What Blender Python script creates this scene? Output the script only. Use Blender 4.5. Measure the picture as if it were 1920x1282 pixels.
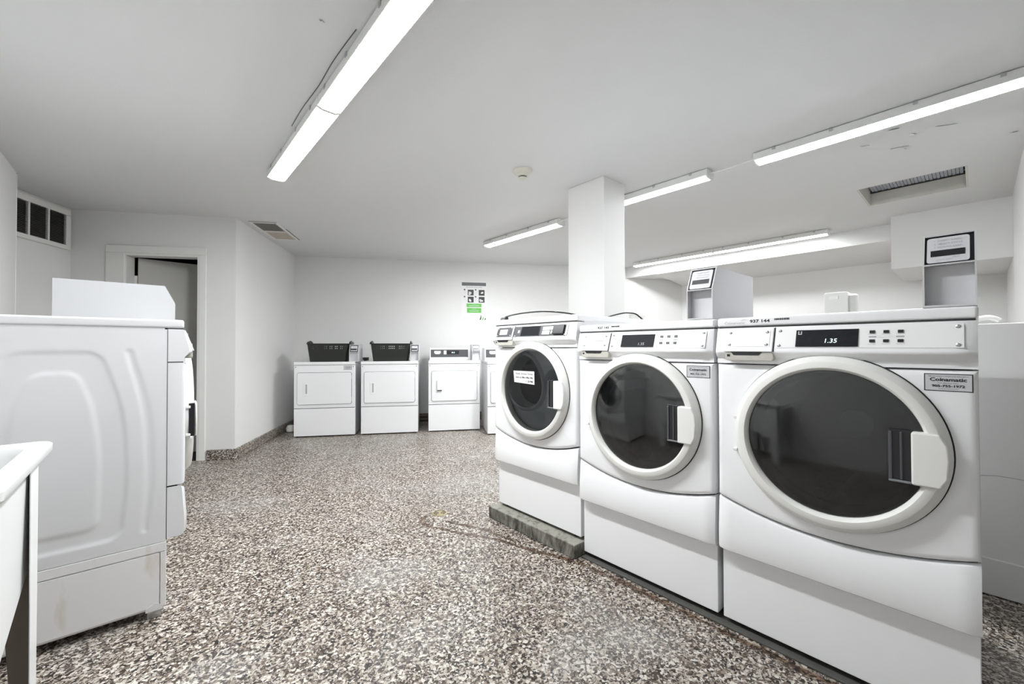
import bpy, bmesh, math, random
from mathutils import Vector, Matrix
from math import sin, cos, pi, radians as R
random.seed(7)
S = bpy.context.scene
for o in list(bpy.data.objects): bpy.data.objects.remove(o)
COL = S.collection

# ------------------------------------------------------------------ camera, world, exposure
CAMH, FPX = 1.13, 771.15
YAW, PIT, ROL, YB = R(41.486), R(0.6895), R(-0.1207), R(30.72)
cam = bpy.data.cameras.new('camera'); cam.sensor_width = 36; cam.sensor_fit = 'HORIZONTAL'
cam.lens = 36*FPX/1920; cam.clip_start = .02
camo = bpy.data.objects.new('camera', cam); COL.objects.link(camo)
fw = Vector((sin(YAW), cos(YAW), 0)); rt = Vector((cos(YAW), -sin(YAW), 0)); up = Vector((0, 0, 1))
F = fw*cos(PIT)+up*sin(PIT); U = up*cos(PIT)-fw*sin(PIT)
r_ = rt*cos(ROL)+U*sin(ROL); u_ = -rt*sin(ROL)+U*cos(ROL)
m = Matrix(((r_.x, u_.x, -F.x), (r_.y, u_.y, -F.y), (r_.z, u_.z, -F.z))).to_4x4()
m.translation = (0, 0, CAMH); camo.matrix_world = m
S.camera = camo
w = bpy.data.worlds.new('world'); S.world = w; w.use_nodes = True
w.node_tree.nodes['Background'].inputs[0].default_value = (.8, .85, .9, 1)
w.node_tree.nodes['Background'].inputs[1].default_value = .05
LAMPS = {'left': 114.0, 'left_far': 74.0, 'edge': 80.0, 'mid': 8.5, 'far': 138.0, 'back': 44.0}     # strength of the tube diffusers, per lamp row
S.view_settings.view_transform = 'Standard'; S.view_settings.look = 'None'
S.view_settings.gamma = 1; S.view_settings.use_curve_mapping = False
S.view_settings.exposure = 0.11
H = 2.455                        # ceiling height

# ------------------------------------------------------------------ materials
MATS = {}
def mat(name, col, rough=.5, metal=0, noise=0, nscale=8, bump=0, bscale=200, emit=0, spec=.5, coat=0):
    if name in MATS: return MATS[name]
    m = bpy.data.materials.new(name); m.use_nodes = True; nt = m.node_tree
    b = nt.nodes['Principled BSDF']
    b.inputs['Base Color'].default_value = (*col, 1); b.inputs['Roughness'].default_value = rough
    b.inputs['Metallic'].default_value = metal; b.inputs['Specular IOR Level'].default_value = spec
    b.inputs['Coat Weight'].default_value = coat
    if emit:
        b.inputs['Emission Color'].default_value = (*col, 1); b.inputs['Emission Strength'].default_value = emit
    tc = nt.nodes.new('ShaderNodeTexCoord')
    if noise:
        n = nt.nodes.new('ShaderNodeTexNoise'); n.inputs['Scale'].default_value = nscale; n.inputs['Detail'].default_value = 6
        nt.links.new(tc.outputs['Object'], n.inputs['Vector'])
        mx = nt.nodes.new('ShaderNodeMix'); mx.data_type = 'RGBA'
        mx.inputs[6].default_value = (*[max(0, c*(1-noise)) for c in col], 1)
        mx.inputs[7].default_value = (*[min(1, c*(1+noise)) for c in col], 1)
        nt.links.new(n.outputs['Fac'], mx.inputs[0]); nt.links.new(mx.outputs[2], b.inputs['Base Color'])
    if bump:
        n2 = nt.nodes.new('ShaderNodeTexNoise'); n2.inputs['Scale'].default_value = bscale; n2.inputs['Detail'].default_value = 3
        nt.links.new(tc.outputs['Object'], n2.inputs['Vector'])
        bp = nt.nodes.new('ShaderNodeBump'); bp.inputs['Strength'].default_value = bump; bp.inputs['Distance'].default_value = .004
        nt.links.new(n2.outputs['Fac'], bp.inputs['Height']); nt.links.new(bp.outputs['Normal'], b.inputs['Normal'])
    MATS[name] = m; return m
WALL = mat('wall_paint', (.79, .79, .78), .55, noise=.02, nscale=3, bump=.12, bscale=160)
CEIL = mat('ceiling_paint', (.73, .735, .735), .6, noise=.02, nscale=2, bump=.15, bscale=140)
TRIM = mat('trim_paint', (.80, .80, .78), .4, noise=.02)
ENAM = mat('white_enamel', (.885, .89, .905), .22, noise=.012, nscale=5, coat=.3)
ENAM_DIM = mat('dimmed_white_enamel', (.735, .74, .755), .25, noise=.012, nscale=5, coat=.3)  # white enamel darkened in colour to offset strong lamp light on the left machine
BOX_DIM = mat('dimmed_box_paint', (.47, .475, .485), .4, noise=.012)  # reader paint darkened in colour to offset the lamp light on the left box
DISP = mat('display_black', (.010, .011, .014), .55, noise=.5, nscale=90, spec=.15)
PLAS = mat('white_plastic', (.80, .80, .77), .32, noise=.015, nscale=9)
CREAM = mat('warm_grey_plastic', (.52, .51, .46), .4, noise=.03)
PLATE = mat('white_plate', (.86, .86, .86), .3, noise=.01)
DARK = mat('black_plastic', (.012, .012, .014), .35, noise=.1)
GAP = mat('gap_shadow_plastic', (.03, .03, .03), .7, noise=.05)
CHAR = mat('charcoal_print', (.075, .075, .082), .4, noise=.05)
GREYP = mat('grey_print', (.42, .42, .43), .5, noise=.03)
LGREY = mat('pale_grey_print', (.62, .62, .64), .5, noise=.03)
INK = mat('black_ink', (.02, .02, .022), .5, noise=.05)
STEEL = mat('steel', (.55, .55, .56), .3, metal=1, noise=.05, nscale=40)
DRUM = mat('drum_steel', (.30, .30, .32), .35, metal=1, noise=.08, nscale=30)
RUBB = mat('grey_rubber', (.20, .215, .225), .5, noise=.12, nscale=14, bump=.1)
SILVER = mat('silver_sticker', (.60, .60, .62), .35, noise=.05)
PAPER = mat('paper', (.82, .81, .81), .7, noise=.02)
RPAINT = mat('reader_paint', (.62, .625, .64), .35, noise=.012)
GREEN = mat('green_print', (.12, .48, .07), .5, noise=.06, nscale=40)
BASK = mat('dark_basket_plastic', (.015, .017, .015), .4, noise=.1)
BEIGE = mat('detector_plastic', (.66, .64, .56), .45, noise=.02)
BROWN = mat('brown_pipe_paint', (.16, .125, .10), .6, noise=.2, nscale=20)
DIRTY = mat('dusty_filter', (.52, .46, .40), .8, noise=.22, nscale=14)
GALV = mat('galvanised_grille', (.45, .47, .53), .5, noise=.12, nscale=30)
SOOT = mat('dusty_louvre', (.16, .155, .14), .7, noise=.25, nscale=30)
LEG_SHADE = mat('leg_shade_paint', (.20, .17, .14), .55, noise=.08)  # shade beneath the tub put into the flange colour
BRASS = mat('aged_brass', (.36, .31, .19), .5, metal=.6, noise=.2, nscale=60)
TUB = mat('tub_plastic', (.80, .81, .81), .3, noise=.015)
DOORP = mat('door_paint', (.50, .495, .47), .5, noise=.03, nscale=4)
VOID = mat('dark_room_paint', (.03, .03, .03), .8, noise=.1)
GLOW = mat('display_digits', (.75, .95, 1.0), .5, emit=1.2, noise=.02)
GLOW.node_tree.nodes['Principled BSDF'].inputs['Emission Color'].default_value = (.75, .95, 1, 1)
LITE = {}
for k, v in LAMPS.items():
    LITE[k] = mat('lit_diffuser_'+k, (1, 1, 1), .4)
    b = LITE[k].node_tree.nodes['Principled BSDF']; b.inputs['Emission Color'].default_value = (.965, .985, 1.0, 1); b.inputs['Emission Strength'].default_value = v

def glass_mat(name, tint, rough=.03, ior=1.5, dust=.02):
    m = bpy.data.materials.new(name); m.use_nodes = True; nt = m.node_tree; nt.nodes.clear()
    out = nt.nodes.new('ShaderNodeOutputMaterial'); mx = nt.nodes.new('ShaderNodeMixShader')
    t = nt.nodes.new('ShaderNodeBsdfTransparent'); g = nt.nodes.new('ShaderNodeBsdfGlossy'); f = nt.nodes.new('ShaderNodeFresnel')
    t.inputs[0].default_value = (*tint, 1); g.inputs['Roughness'].default_value = rough; f.inputs[0].default_value = ior
    n = nt.nodes.new('ShaderNodeTexNoise'); n.inputs['Scale'].default_value = 5; n.inputs['Detail'].default_value = 8
    tc = nt.nodes.new('ShaderNodeTexCoord'); nt.links.new(tc.outputs['Object'], n.inputs['Vector'])
    mr = nt.nodes.new('ShaderNodeMapRange'); mr.inputs[1].default_value = .35; mr.inputs[2].default_value = .75
    mr.inputs[3].default_value = rough; mr.inputs[4].default_value = rough+.12
    nt.links.new(n.outputs['Fac'], mr.inputs[0]); nt.links.new(mr.outputs[0], g.inputs['Roughness'])
    df = nt.nodes.new('ShaderNodeBsdfDiffuse'); df.inputs[0].default_value = (.5, .52, .54, 1); md = nt.nodes.new('ShaderNodeMixShader')
    m3 = nt.nodes.new('ShaderNodeMapRange'); m3.inputs[1].default_value = .35; m3.inputs[2].default_value = .8; m3.inputs[3].default_value = dust*.35; m3.inputs[4].default_value = dust*2.2
    nt.links.new(n.outputs['Fac'], m3.inputs[0]); nt.links.new(m3.outputs[0], md.inputs[0]); nt.links.new(t.outputs[0], md.inputs[1]); nt.links.new(df.outputs[0], md.inputs[2])
    nt.links.new(f.outputs[0], mx.inputs[0]); nt.links.new(md.outputs[0], mx.inputs[1]); nt.links.new(g.outputs[0], mx.inputs[2])
    nt.links.new(mx.outputs[0], out.inputs[0]); return m
SMOKE = glass_mat('smoked_door_glass', (.14, .145, .155), .03, 1.8, .012)
CLEAR = glass_mat('clear_door_glass', (.80, .82, .83), .02, 1.5, .004)

def terrazzo(name, stain=False, wear=1.0):
    m = bpy.data.materials.new(name); m.use_nodes = True; nt = m.node_tree; b = nt.nodes['Principled BSDF']; L = nt.links.new
    N = nt.nodes.new
    tc = N('ShaderNodeTexCoord'); P = tc.outputs['Object']
    nz = N('ShaderNodeTexNoise'); nz.inputs['Scale'].default_value = 60; nz.inputs['Detail'].default_value = 2; L(P, nz.inputs['Vector'])
    ad = N('ShaderNodeMix'); ad.data_type = 'VECTOR'; ad.inputs[0].default_value = .012
    L(P, ad.inputs[4]); L(nz.outputs['Color'], ad.inputs[5])
    def chips(scale, stops):
        v = N('ShaderNodeTexVoronoi'); v.inputs['Scale'].default_value = scale; L(ad.outputs[1], v.inputs['Vector'])
        sp = N('ShaderNodeSeparateColor'); L(v.outputs['Color'], sp.inputs[0])
        cr = N('ShaderNodeValToRGB'); cr.color_ramp.interpolation = 'CONSTANT'
        e = cr.color_ramp.elements
        while len(e) < len(stops): e.new(.5)
        for i, (p, c) in enumerate(stops): e[i].position = p; e[i].color = (*c, 1)
        L(sp.outputs[0], cr.inputs[0]); return cr.outputs[0], sp.outputs[1], v
    c1, g1, v1 = chips(112, [(0, (.012, .008, .006)), (.17, (.048, .032, .023)), (.30, (.115, .084, .062)), (.43, (.24, .198, .158)), (.56, (.41, .37, .315)), (.77, (.58, .55, .50))])
    c2, g2, v2 = chips(215, [(0, (.025, .017, .013)), (.26, (.08, .06, .045)), (.50, (.24, .205, .17)), (.72, (.47, .44, .40))])
    gt = N('ShaderNodeMath'); gt.operation = 'GREATER_THAN'; gt.inputs[1].default_value = .58; L(g1, gt.inputs[0])
    mx = N('ShaderNodeMix'); mx.data_type = 'RGBA'; L(gt.outputs[0], mx.inputs[0]); L(c1, mx.inputs[6]); L(c2, mx.inputs[7])
    col = mx.outputs[2]
    # pale dusty wear in patches
    pn = N('ShaderNodeTexNoise'); pn.inputs['Scale'].default_value = 1.6; pn.inputs['Detail'].default_value = 5; L(P, pn.inputs['Vector'])
    mr = N('ShaderNodeMapRange'); mr.inputs[1].default_value = .52; mr.inputs[2].default_value = .72; mr.inputs[3].default_value = 0; mr.inputs[4].default_value = .30*wear
    L(pn.outputs['Fac'], mr.inputs[0])
    m2 = N('ShaderNodeMix'); m2.data_type = 'RGBA'; m2.inputs[7].default_value = (.50, .495, .49, 1); L(mr.outputs[0], m2.inputs[0]); L(col, m2.inputs[6])
    col = m2.outputs[2]
    if stain:      # brown trails between the drain and the washers' curb: distance to polylines
        segs = [((1.40, 2.455), (1.325, 2.40)), ((1.325, 2.40), (1.335, 2.31)), ((1.335, 2.31), (1.40, 2.15)), ((1.40, 2.15), (1.55, 1.86)), ((1.55, 1.86), (1.60, 1.66)), ((1.60, 1.66), (1.70, 1.40)), ((1.46, 2.28), (1.56, 2.05)), ((1.56, 2.05), (1.60, 1.80)), ((1.70, 1.40), (1.715, .9)), ((1.715, .9), (1.72, .2))]
        wob = N('ShaderNodeTexNoise'); wob.inputs['Scale'].default_value = 16; wob.inputs['Detail'].default_value = 4; L(P, wob.inputs['Vector'])
        acc = None
        for (ax, ay), (bx, by) in segs:
            vs = N('ShaderNodeVectorMath'); vs.operation = 'SUBTRACT'; L(P, vs.inputs[0]); vs.inputs[1].default_value = (ax, ay, 0)
            d = Vector((bx-ax, by-ay, 0)); ln = d.length
            dt = N('ShaderNodeVectorMath'); dt.operation = 'DOT_PRODUCT'; L(vs.outputs[0], dt.inputs[0]); dt.inputs[1].default_value = d/(ln*ln)
            cl = N('ShaderNodeClamp'); L(dt.outputs['Value'], cl.inputs[0])
            sc = N('ShaderNodeVectorMath'); sc.operation = 'SCALE'; sc.inputs[0].default_value = d; L(cl.outputs[0], sc.inputs['Scale'])
            s2 = N('ShaderNodeVectorMath'); s2.operation = 'DISTANCE'; L(vs.outputs[0], s2.inputs[0]); L(sc.outputs[0], s2.inputs[1])
            if acc is None: acc = s2.outputs['Value']
            else:
                mn = N('ShaderNodeMath'); mn.operation = 'MINIMUM'; L(acc, mn.inputs[0]); L(s2.outputs['Value'], mn.inputs[1]); acc = mn.outputs[0]
        k = N('ShaderNodeMath'); k.operation = 'MULTIPLY_ADD'; L(wob.outputs['Fac'], k.inputs[0]); k.inputs[1].default_value = .06; L(acc, k.inputs[2])
        mk = N('ShaderNodeMapRange'); mk.inputs[1].default_value = .036; mk.inputs[2].default_value = .052; mk.inputs[3].default_value = .95; mk.inputs[4].default_value = 0
        L(k.outputs[0], mk.inputs[0])
        m3 = N('ShaderNodeMix'); m3.data_type = 'RGBA'; m3.blend_type = 'MULTIPLY'; m3.inputs[7].default_value = (.30, .19, .12, 1)
        L(mk.outputs[0], m3.inputs[0]); L(col, m3.inputs[6]); col = m3.outputs[2]
    L(col, b.inputs['Base Color'])
    rr = N('ShaderNodeMapRange'); rr.inputs[3].default_value = .30; rr.inputs[4].default_value = .5; L(pn.outputs['Fac'], rr.inputs[0]); L(rr.outputs[0], b.inputs['Roughness'])
    bp = N('ShaderNodeBump'); bp.inputs['Strength'].default_value = .25; bp.inputs['Distance'].default_value = .002
    L(v1.outputs['Distance'], bp.inputs['Height']); L(bp.outputs['Normal'], b.inputs['Normal'])
    return m
FLOOR = terrazzo('flake_terrazzo_floor', True)
TBASE = terrazzo('flake_terrazzo_cove', False, .3)

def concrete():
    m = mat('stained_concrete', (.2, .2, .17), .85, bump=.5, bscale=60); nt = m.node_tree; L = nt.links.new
    tc = nt.nodes.new('ShaderNodeTexCoord'); mp = nt.nodes.new('ShaderNodeMapping'); mp.inputs['Scale'].default_value = (1, 1, .35)
    n = nt.nodes.new('ShaderNodeTexNoise'); n.inputs['Scale'].default_value = 22; n.inputs['Detail'].default_value = 8; n.inputs['Roughness'].default_value = .7
    L(tc.outputs['Object'], mp.inputs[0]); L(mp.outputs[0], n.inputs['Vector'])
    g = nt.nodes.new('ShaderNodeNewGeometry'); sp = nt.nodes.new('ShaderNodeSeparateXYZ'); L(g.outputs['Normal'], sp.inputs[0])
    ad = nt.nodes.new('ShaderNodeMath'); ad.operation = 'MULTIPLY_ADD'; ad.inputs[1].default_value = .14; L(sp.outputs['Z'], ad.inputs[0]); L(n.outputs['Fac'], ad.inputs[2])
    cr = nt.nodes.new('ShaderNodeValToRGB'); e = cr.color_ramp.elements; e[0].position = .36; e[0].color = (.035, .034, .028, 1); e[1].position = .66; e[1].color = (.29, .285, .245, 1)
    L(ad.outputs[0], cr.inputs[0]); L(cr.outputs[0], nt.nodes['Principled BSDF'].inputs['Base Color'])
    return m
CONC = concrete()
def rusty():
    m = bpy.data.materials.new('rust_streaked_enamel'); m.use_nodes = True; nt = m.node_tree; b = nt.nodes['Principled BSDF']; L = nt.links.new
    tc = nt.nodes.new('ShaderNodeTexCoord'); mp = nt.nodes.new('ShaderNodeMapping'); mp.inputs['Scale'].default_value = (9, 9, 2.5)
    n = nt.nodes.new('ShaderNodeTexNoise'); n.inputs['Scale'].default_value = 1.5; n.inputs['Detail'].default_value = 8
    L(tc.outputs['Object'], mp.inputs[0]); L(mp.outputs[0], n.inputs['Vector'])
    mr = nt.nodes.new('ShaderNodeMapRange'); mr.inputs[1].default_value = .60; mr.inputs[2].default_value = .75; mr.inputs[4].default_value = .38; L(n.outputs['Fac'], mr.inputs[0])
    mx = nt.nodes.new('ShaderNodeMix'); mx.data_type = 'RGBA'; mx.inputs[6].default_value = (.80, .80, .80, 1); mx.inputs[7].default_value = (.50, .36, .22, 1)
    L(mr.outputs[0], mx.inputs[0]); L(mx.outputs[2], b.inputs['Base Color']); b.inputs['Roughness'].default_value = .35
    return m
RUST = rusty()

# ------------------------------------------------------------------ helpers
def mesh(name, V, Fc, m, parent=None, smooth=False, bevel=0, seg=2, kind=None, solid=0):
    me = bpy.data.meshes.new(name); me.from_pydata([tuple(v) for v in V], [], Fc); me.update()
    bm = bmesh.new(); bm.from_mesh(me); bmesh.ops.remove_doubles(bm, verts=bm.verts, dist=1e-6); bmesh.ops.recalc_face_normals(bm, faces=bm.faces); bm.to_mesh(me); bm.free()
    if smooth:
        me.polygons.foreach_set('use_smooth', [True]*len(me.polygons))
        try: me.set_sharp_from_angle(angle=R(35))
        except Exception: pass
    me.materials.append(m)
    o = bpy.data.objects.new(name, me); COL.objects.link(o)
    if parent: o.parent = parent
    if solid:
        sm = o.modifiers.new('solid', 'SOLIDIFY'); sm.thickness = solid; sm.offset = 0
    if bevel:
        bv = o.modifiers.new('bevel', 'BEVEL'); bv.width = bevel; bv.segments = seg; bv.limit_method = 'ANGLE'; bv.angle_limit = R(40)
        me.polygons.foreach_set('use_smooth', [True]*len(me.polygons))
        wn = o.modifiers.new('wn', 'WEIGHTED_NORMAL'); wn.keep_sharp = False
    if kind: o['kind'] = kind
    return o
class MB:
    def __init__(s): s.V = []; s.F = []
    def add(s, V, Fc):
        k = len(s.V); s.V += [Vector(v) for v in V]; s.F += [tuple(i+k for i in f) for f in Fc]; return s
    def box(s, x0, x1, y0, y1, z0, z1):
        return s.add([(x0,y0,z0),(x1,y0,z0),(x1,y1,z0),(x0,y1,z0),(x0,y0,z1),(x1,y0,z1),(x1,y1,z1),(x0,y1,z1)],
                     [(0,3,2,1),(4,5,6,7),(0,1,5,4),(1,2,6,5),(2,3,7,6),(3,0,4,7)])
    def extr(s, prof, axis, a0, a1):   # extrude a closed (p,q) outline along axis
        n = len(prof); V = []
        for a in (a0, a1):
            for p, q in prof:
                V.append({'x': (a, p, q), 'y': (p, a, q), 'z': (p, q, a)}[axis])
        Fc = [tuple(range(n))[::-1], tuple(range(n, 2*n))]+[(i, (i+1) % n, n+(i+1) % n, n+i) for i in range(n)]
        return s.add(V, Fc)
    def lathe(s, prof, n=32, c=(0, 0, 0), axis='z', caps=True):
        V = []; Fc = []
        for r, h in prof:
            for k in range(n):
                a = 2*pi*k/n; p, q = r*cos(a), r*sin(a)
                V.append({'z': (c[0]+p, c[1]+q, c[2]+h), 'y': (c[0]+p, c[1]+h, c[2]+q), 'x': (c[0]+h, c[1]+p, c[2]+q)}[axis])
        m_ = len(prof)
        for i in range(m_-1):
            for k in range(n):
                Fc.append((i*n+k, i*n+(k+1) % n, (i+1)*n+(k+1) % n, (i+1)*n+k))
        if caps:
            if prof[0][0] > 1e-5: Fc.append(tuple(range(n))[::-1])
            if prof[-1][0] > 1e-5: Fc.append(tuple(range((m_-1)*n, m_*n)))
        return s.add(V, Fc)
    def tube(s, pts, r, n=8):
        pts = [Vector(p) for p in pts]; V = []; Fc = []
        for i, p in enumerate(pts):
            t = (pts[min(i+1, len(pts)-1)]-pts[max(i-1, 0)]).normalized()
            a = t.orthogonal().normalized() if i == 0 else (a-t*a.dot(t)).normalized()
            b_ = t.cross(a)
            for k in range(n): V.append(p+a*r*cos(2*pi*k/n)+b_*r*sin(2*pi*k/n))
        for i in range(len(pts)-1):
            for k in range(n): Fc.append((i*n+k, i*n+(k+1) % n, (i+1)*n+(k+1) % n, (i+1)*n+k))
        Fc += [tuple(range(n))[::-1], tuple(range((len(pts)-1)*n, len(pts)*n))]
        return s.add(V, Fc)
    def obj(s, name, m, parent=None, **k): return mesh(name, s.V, s.F, m, parent, **k)
def box(name, x0, x1, y0, y1, z0, z1, m, parent=None, **k): return MB().box(x0, x1, y0, y1, z0, z1).obj(name, m, parent, **k)
def tag(o, label, cat, group=None):
    o['label'] = label; o['category'] = cat
    if group: o['group'] = group
    return o
def thing(name, label, cat, loc, rz=0, group=None):
    o = bpy.data.objects.new(name, None); COL.objects.link(o); o.location = loc; o.rotation_euler = (0, 0, rz); o.empty_display_size = .1
    return tag(o, label, cat, group)
def struct(o): o['kind'] = 'structure'; return o
def bez(P, n=16):
    out = []
    for i in range(len(P)-1):
        p0, p1, p2, p3 = Vector(P[max(i-1, 0)]), Vector(P[i]), Vector(P[i+1]), Vector(P[min(i+2, len(P)-1)])
        for k in range(n):
            t = k/n; out.append(.5*((2*p1)+(p2-p0)*t+(2*p0-5*p1+4*p2-p3)*t*t+(3*p1-p0-3*p2+p3)*t**3))
    return out+[Vector(P[-1])]
def rrect(x0, x1, z0, z1, r, n=5):
    P = []
    for cx, cz, a in ((x1-r, z1-r, 0), (x0+r, z1-r, 90), (x0+r, z0+r, 180), (x1-r, z0+r, 270)):
        for k in range(n+1): P.append((cx+r*cos(R(a+90*k/n)), cz+r*sin(R(a+90*k/n))))
    return P
_txt = {}
def text(name, s, h, x, z, yfun, m, parent, width=None, align='CENTER', thick=.0006, shear=0, bold=0):
    """flat lettering on a face that looks along local -y; h = cap height"""
    key = (s, bold)
    if key not in _txt:
        cu = bpy.data.curves.new('t', 'FONT'); cu.body = s; cu.size = 1; cu.resolution_u = 2; cu.offset = bold
        ob = bpy.data.objects.new('t', cu); COL.objects.link(ob); bpy.context.view_layer.update()
        me = bpy.data.meshes.new_from_object(ob.evaluated_get(bpy.context.evaluated_depsgraph_get()))
        V = [v.co.copy() for v in me.vertices]; Fc = [tuple(p.vertices) for p in me.polygons]
        bpy.data.objects.remove(ob); bpy.data.curves.remove(cu); bpy.data.meshes.remove(me); _txt[key] = (V, Fc)
    V, Fc = _txt[key]
    x0 = min(v.x for v in V); x1 = max(v.x for v in V); k = h/.70
    kx = (width/(x1-x0)) if width else k
    off = {'CENTER': -(x0+x1)/2, 'LEFT': -x0, 'RIGHT': -x1}[align]
    W = [Vector((x+(v.x+off)*kx+shear*v.y*k, yfun(z+v.y*k)-thick, z+v.y*k)) for v in V]
    me = bpy.data.meshes.new(name); me.from_pydata([tuple(v) for v in W], [], Fc); me.update(); me.materials.append(m)
    o = bpy.data.objects.new(name, me); COL.objects.link(o); o.parent = parent; return o
def B(s, f, z=0): return Vector((s*cos(YB)+f*sin(YB), -s*sin(YB)+f*cos(YB), z))

# ------------------------------------------------------------------ room shell
SF = 6.45
P1 = Vector((-.755, -2.4, 0)); P2 = Vector((-.755, 4.83, 0)); P3 = B(-3.41, 3.9); P4 = B(-3.41, 4.64); P5 = B(-1.985, 4.64); P6 = B(-1.985, SF)
sb = (6.93-SF*sin(YB))/cos(YB); P7 = B(sb, SF); P8 = Vector((6.93, -.22, 0)); P9 = Vector((3.55, -.22, 0)); P10 = Vector((3.55, -2.4, 0))
ROOM = [P1, P2, P3, P4, P5, P6, P7, P8, P9, P10]
def fill(name, outer, holes, z, m, flip=False):
    bm = bmesh.new(); es = []
    for loop in [outer]+holes:
        vs = [bm.verts.new((p[0], p[1], z)) for p in loop]
        es += [bm.edges.new((vs[i], vs[(i+1) % len(vs)])) for i in range(len(vs))]
    bmesh.ops.triangle_fill(bm, edges=es, use_beauty=True)
    me = bpy.data.meshes.new(name)
    bmesh.ops.recalc_face_normals(bm, faces=bm.faces)
    for f in bm.faces:
        if (f.normal.z < 0) != flip: f.normal_flip()
    bm.to_mesh(me); bm.free(); me.materials.append(m)
    o = bpy.data.objects.new(name, me); COL.objects.link(o); return struct(o)
fill('floor', [p+Vector((0, 0, 0)) for p in ROOM], [], 0, FLOOR)
VX0, VX1, VY0, VY1 = 4.49, 5.11, .034, .665
CEILING = fill('ceiling', ROOM, [[(VX0, VY0), (VX1, VY0), (VX1, VY1), (VX0, VY1)]], H, CEIL, flip=True)
def wall(name, a, b_, z0=0, z1=H, t=.1, m=WALL):
    """slab whose inner face runs a->b; the room is on the right of a->b"""
    d = (b_-a).normalized(); n = Vector((-d.y, d.x, 0))*t
    V = []
    for z in (z0, z1):
        for p in (a, b_, b_+n, a+n): V.append((p.x, p.y, z))
    return struct(mesh(name, V, [(0,3,2,1),(4,5,6,7),(0,1,5,4),(1,2,6,5),(2,3,7,6),(3,0,4,7)], m))
wall('wall_left', P1, P2-Vector((0, .03, 0))); wall('wall_left_return', P2, P3); wall('wall_left_recess', P3, P4)
# wall with the doorway
DO0, DO1, DOZ = -2.965, -2.305, 2.055
a = B(0, 0)
mb = MB()
def bslab(s0, s1, f0, f1, z0, z1, M=None):
    M = M or MB(); V = [B(s, f, z) for z in (z0, z1) for s, f in ((s0, f0), (s1, f0), (s1, f1), (s0, f1))]
    return M.add(V, [(0,3,2,1),(4,5,6,7),(0,1,5,4),(1,2,6,5),(2,3,7,6),(3,0,4,7)])
bslab(-3.41, DO0, 4.64, 4.74, 0, H, mb); bslab(DO1, -1.985, 4.64, 4.74, 0, H, mb); bslab(DO0, DO1, 4.64, 4.74, DOZ, H, mb)
struct(mb.obj('wall_door_side', WALL))
wall('wall_connecting', P5+ (P6-P5).normalized()*.1, P6); wall('wall_far', P6, P7); wall('wall_back', P7, P8); wall('wall_right', P8, P9+Vector((.03, 0, 0)))
wall('wall_right_return', P9, P10); wall('wall_behind', P10, P1)
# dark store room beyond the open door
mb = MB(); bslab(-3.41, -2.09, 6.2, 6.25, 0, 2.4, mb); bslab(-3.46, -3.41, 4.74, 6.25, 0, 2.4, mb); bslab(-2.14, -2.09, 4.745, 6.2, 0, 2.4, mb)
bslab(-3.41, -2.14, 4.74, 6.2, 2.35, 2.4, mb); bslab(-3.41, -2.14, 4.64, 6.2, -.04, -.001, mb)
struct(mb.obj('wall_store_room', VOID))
# column, bulkheads, partition
struct(box('column', 2.633, 2.915, 1.9, 2.262, 0, H, WALL, bevel=.004))
mb = MB(); yA, yB_ = .575, None
p1 = Vector((6.03, .575)); fx = (6.03-SF*sin(YB))/cos(YB); q = B(fx, SF)
V = [(6.03, .575, 2.285), (6.03, q.y, 2.285), (6.93, P7.y, 2.285), (6.93, .575, 2.285)]
V += [(x, y, H) for x, y, z in V]
struct(mesh('trim_1', V, [(0,1,2,3),(4,7,6,5),(0,4,5,1),(1,5,6,2),(2,6,7,3),(3,7,4,0)], WALL))
tag_panel = mesh('trim_2', [(6.02, .575, 2.278), (6.02, 3.36, 2.278), (6.93, 3.36, 2.178), (6.93, .575, 2.178), (6.02, .575, 2.322), (6.02, 3.36, 2.322), (6.93, 3.36, 2.25), (6.93, .575, 2.25)],
                 [(0,1,2,3),(4,7,6,5),(0,4,5,1),(1,5,6,2),(2,6,7,3),(3,7,4,0)], WALL)
struct(tag_panel)
struct(box('trim_3', 5.70, 6.93, -.22, .575, 1.917, H, WALL))
struct(box('wall_partition', 2.875, 2.995, -.75, 1.895, 0, 1.232, WALL, bevel=.004))
struct(box('baseboard_partition', 2.862, 2.875, -.75, 1.895, 0.004, .168, WALL, bevel=.004))
cr = MB().tube([(2.874, -.70+.05*k, .541+.004*sin(k*2.1)+.003*sin(k*5.3)) for k in range(40)], .0016, 5)
cr.obj('crack', GREYP, bpy.data.objects['wall_partition'])
# terrazzo cove bases
mb = MB(); bslab(-2.235, -1.962, 4.618, 4.64, 0, .105, mb); struct(mb.obj('baseboard_door_side', TBASE, bevel=.008))
mb = MB(); bslab(-1.985, -1.962, 4.64, SF, 0, .105, mb); struct(mb.obj('baseboard_connecting', TBASE, bevel=.008))
mb = MB(); bslab(-1.962, sb-.02, SF-.02, SF, 0, .12, mb); struct(mb.obj('baseboard_far', BROWN, bevel=.006))
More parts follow.
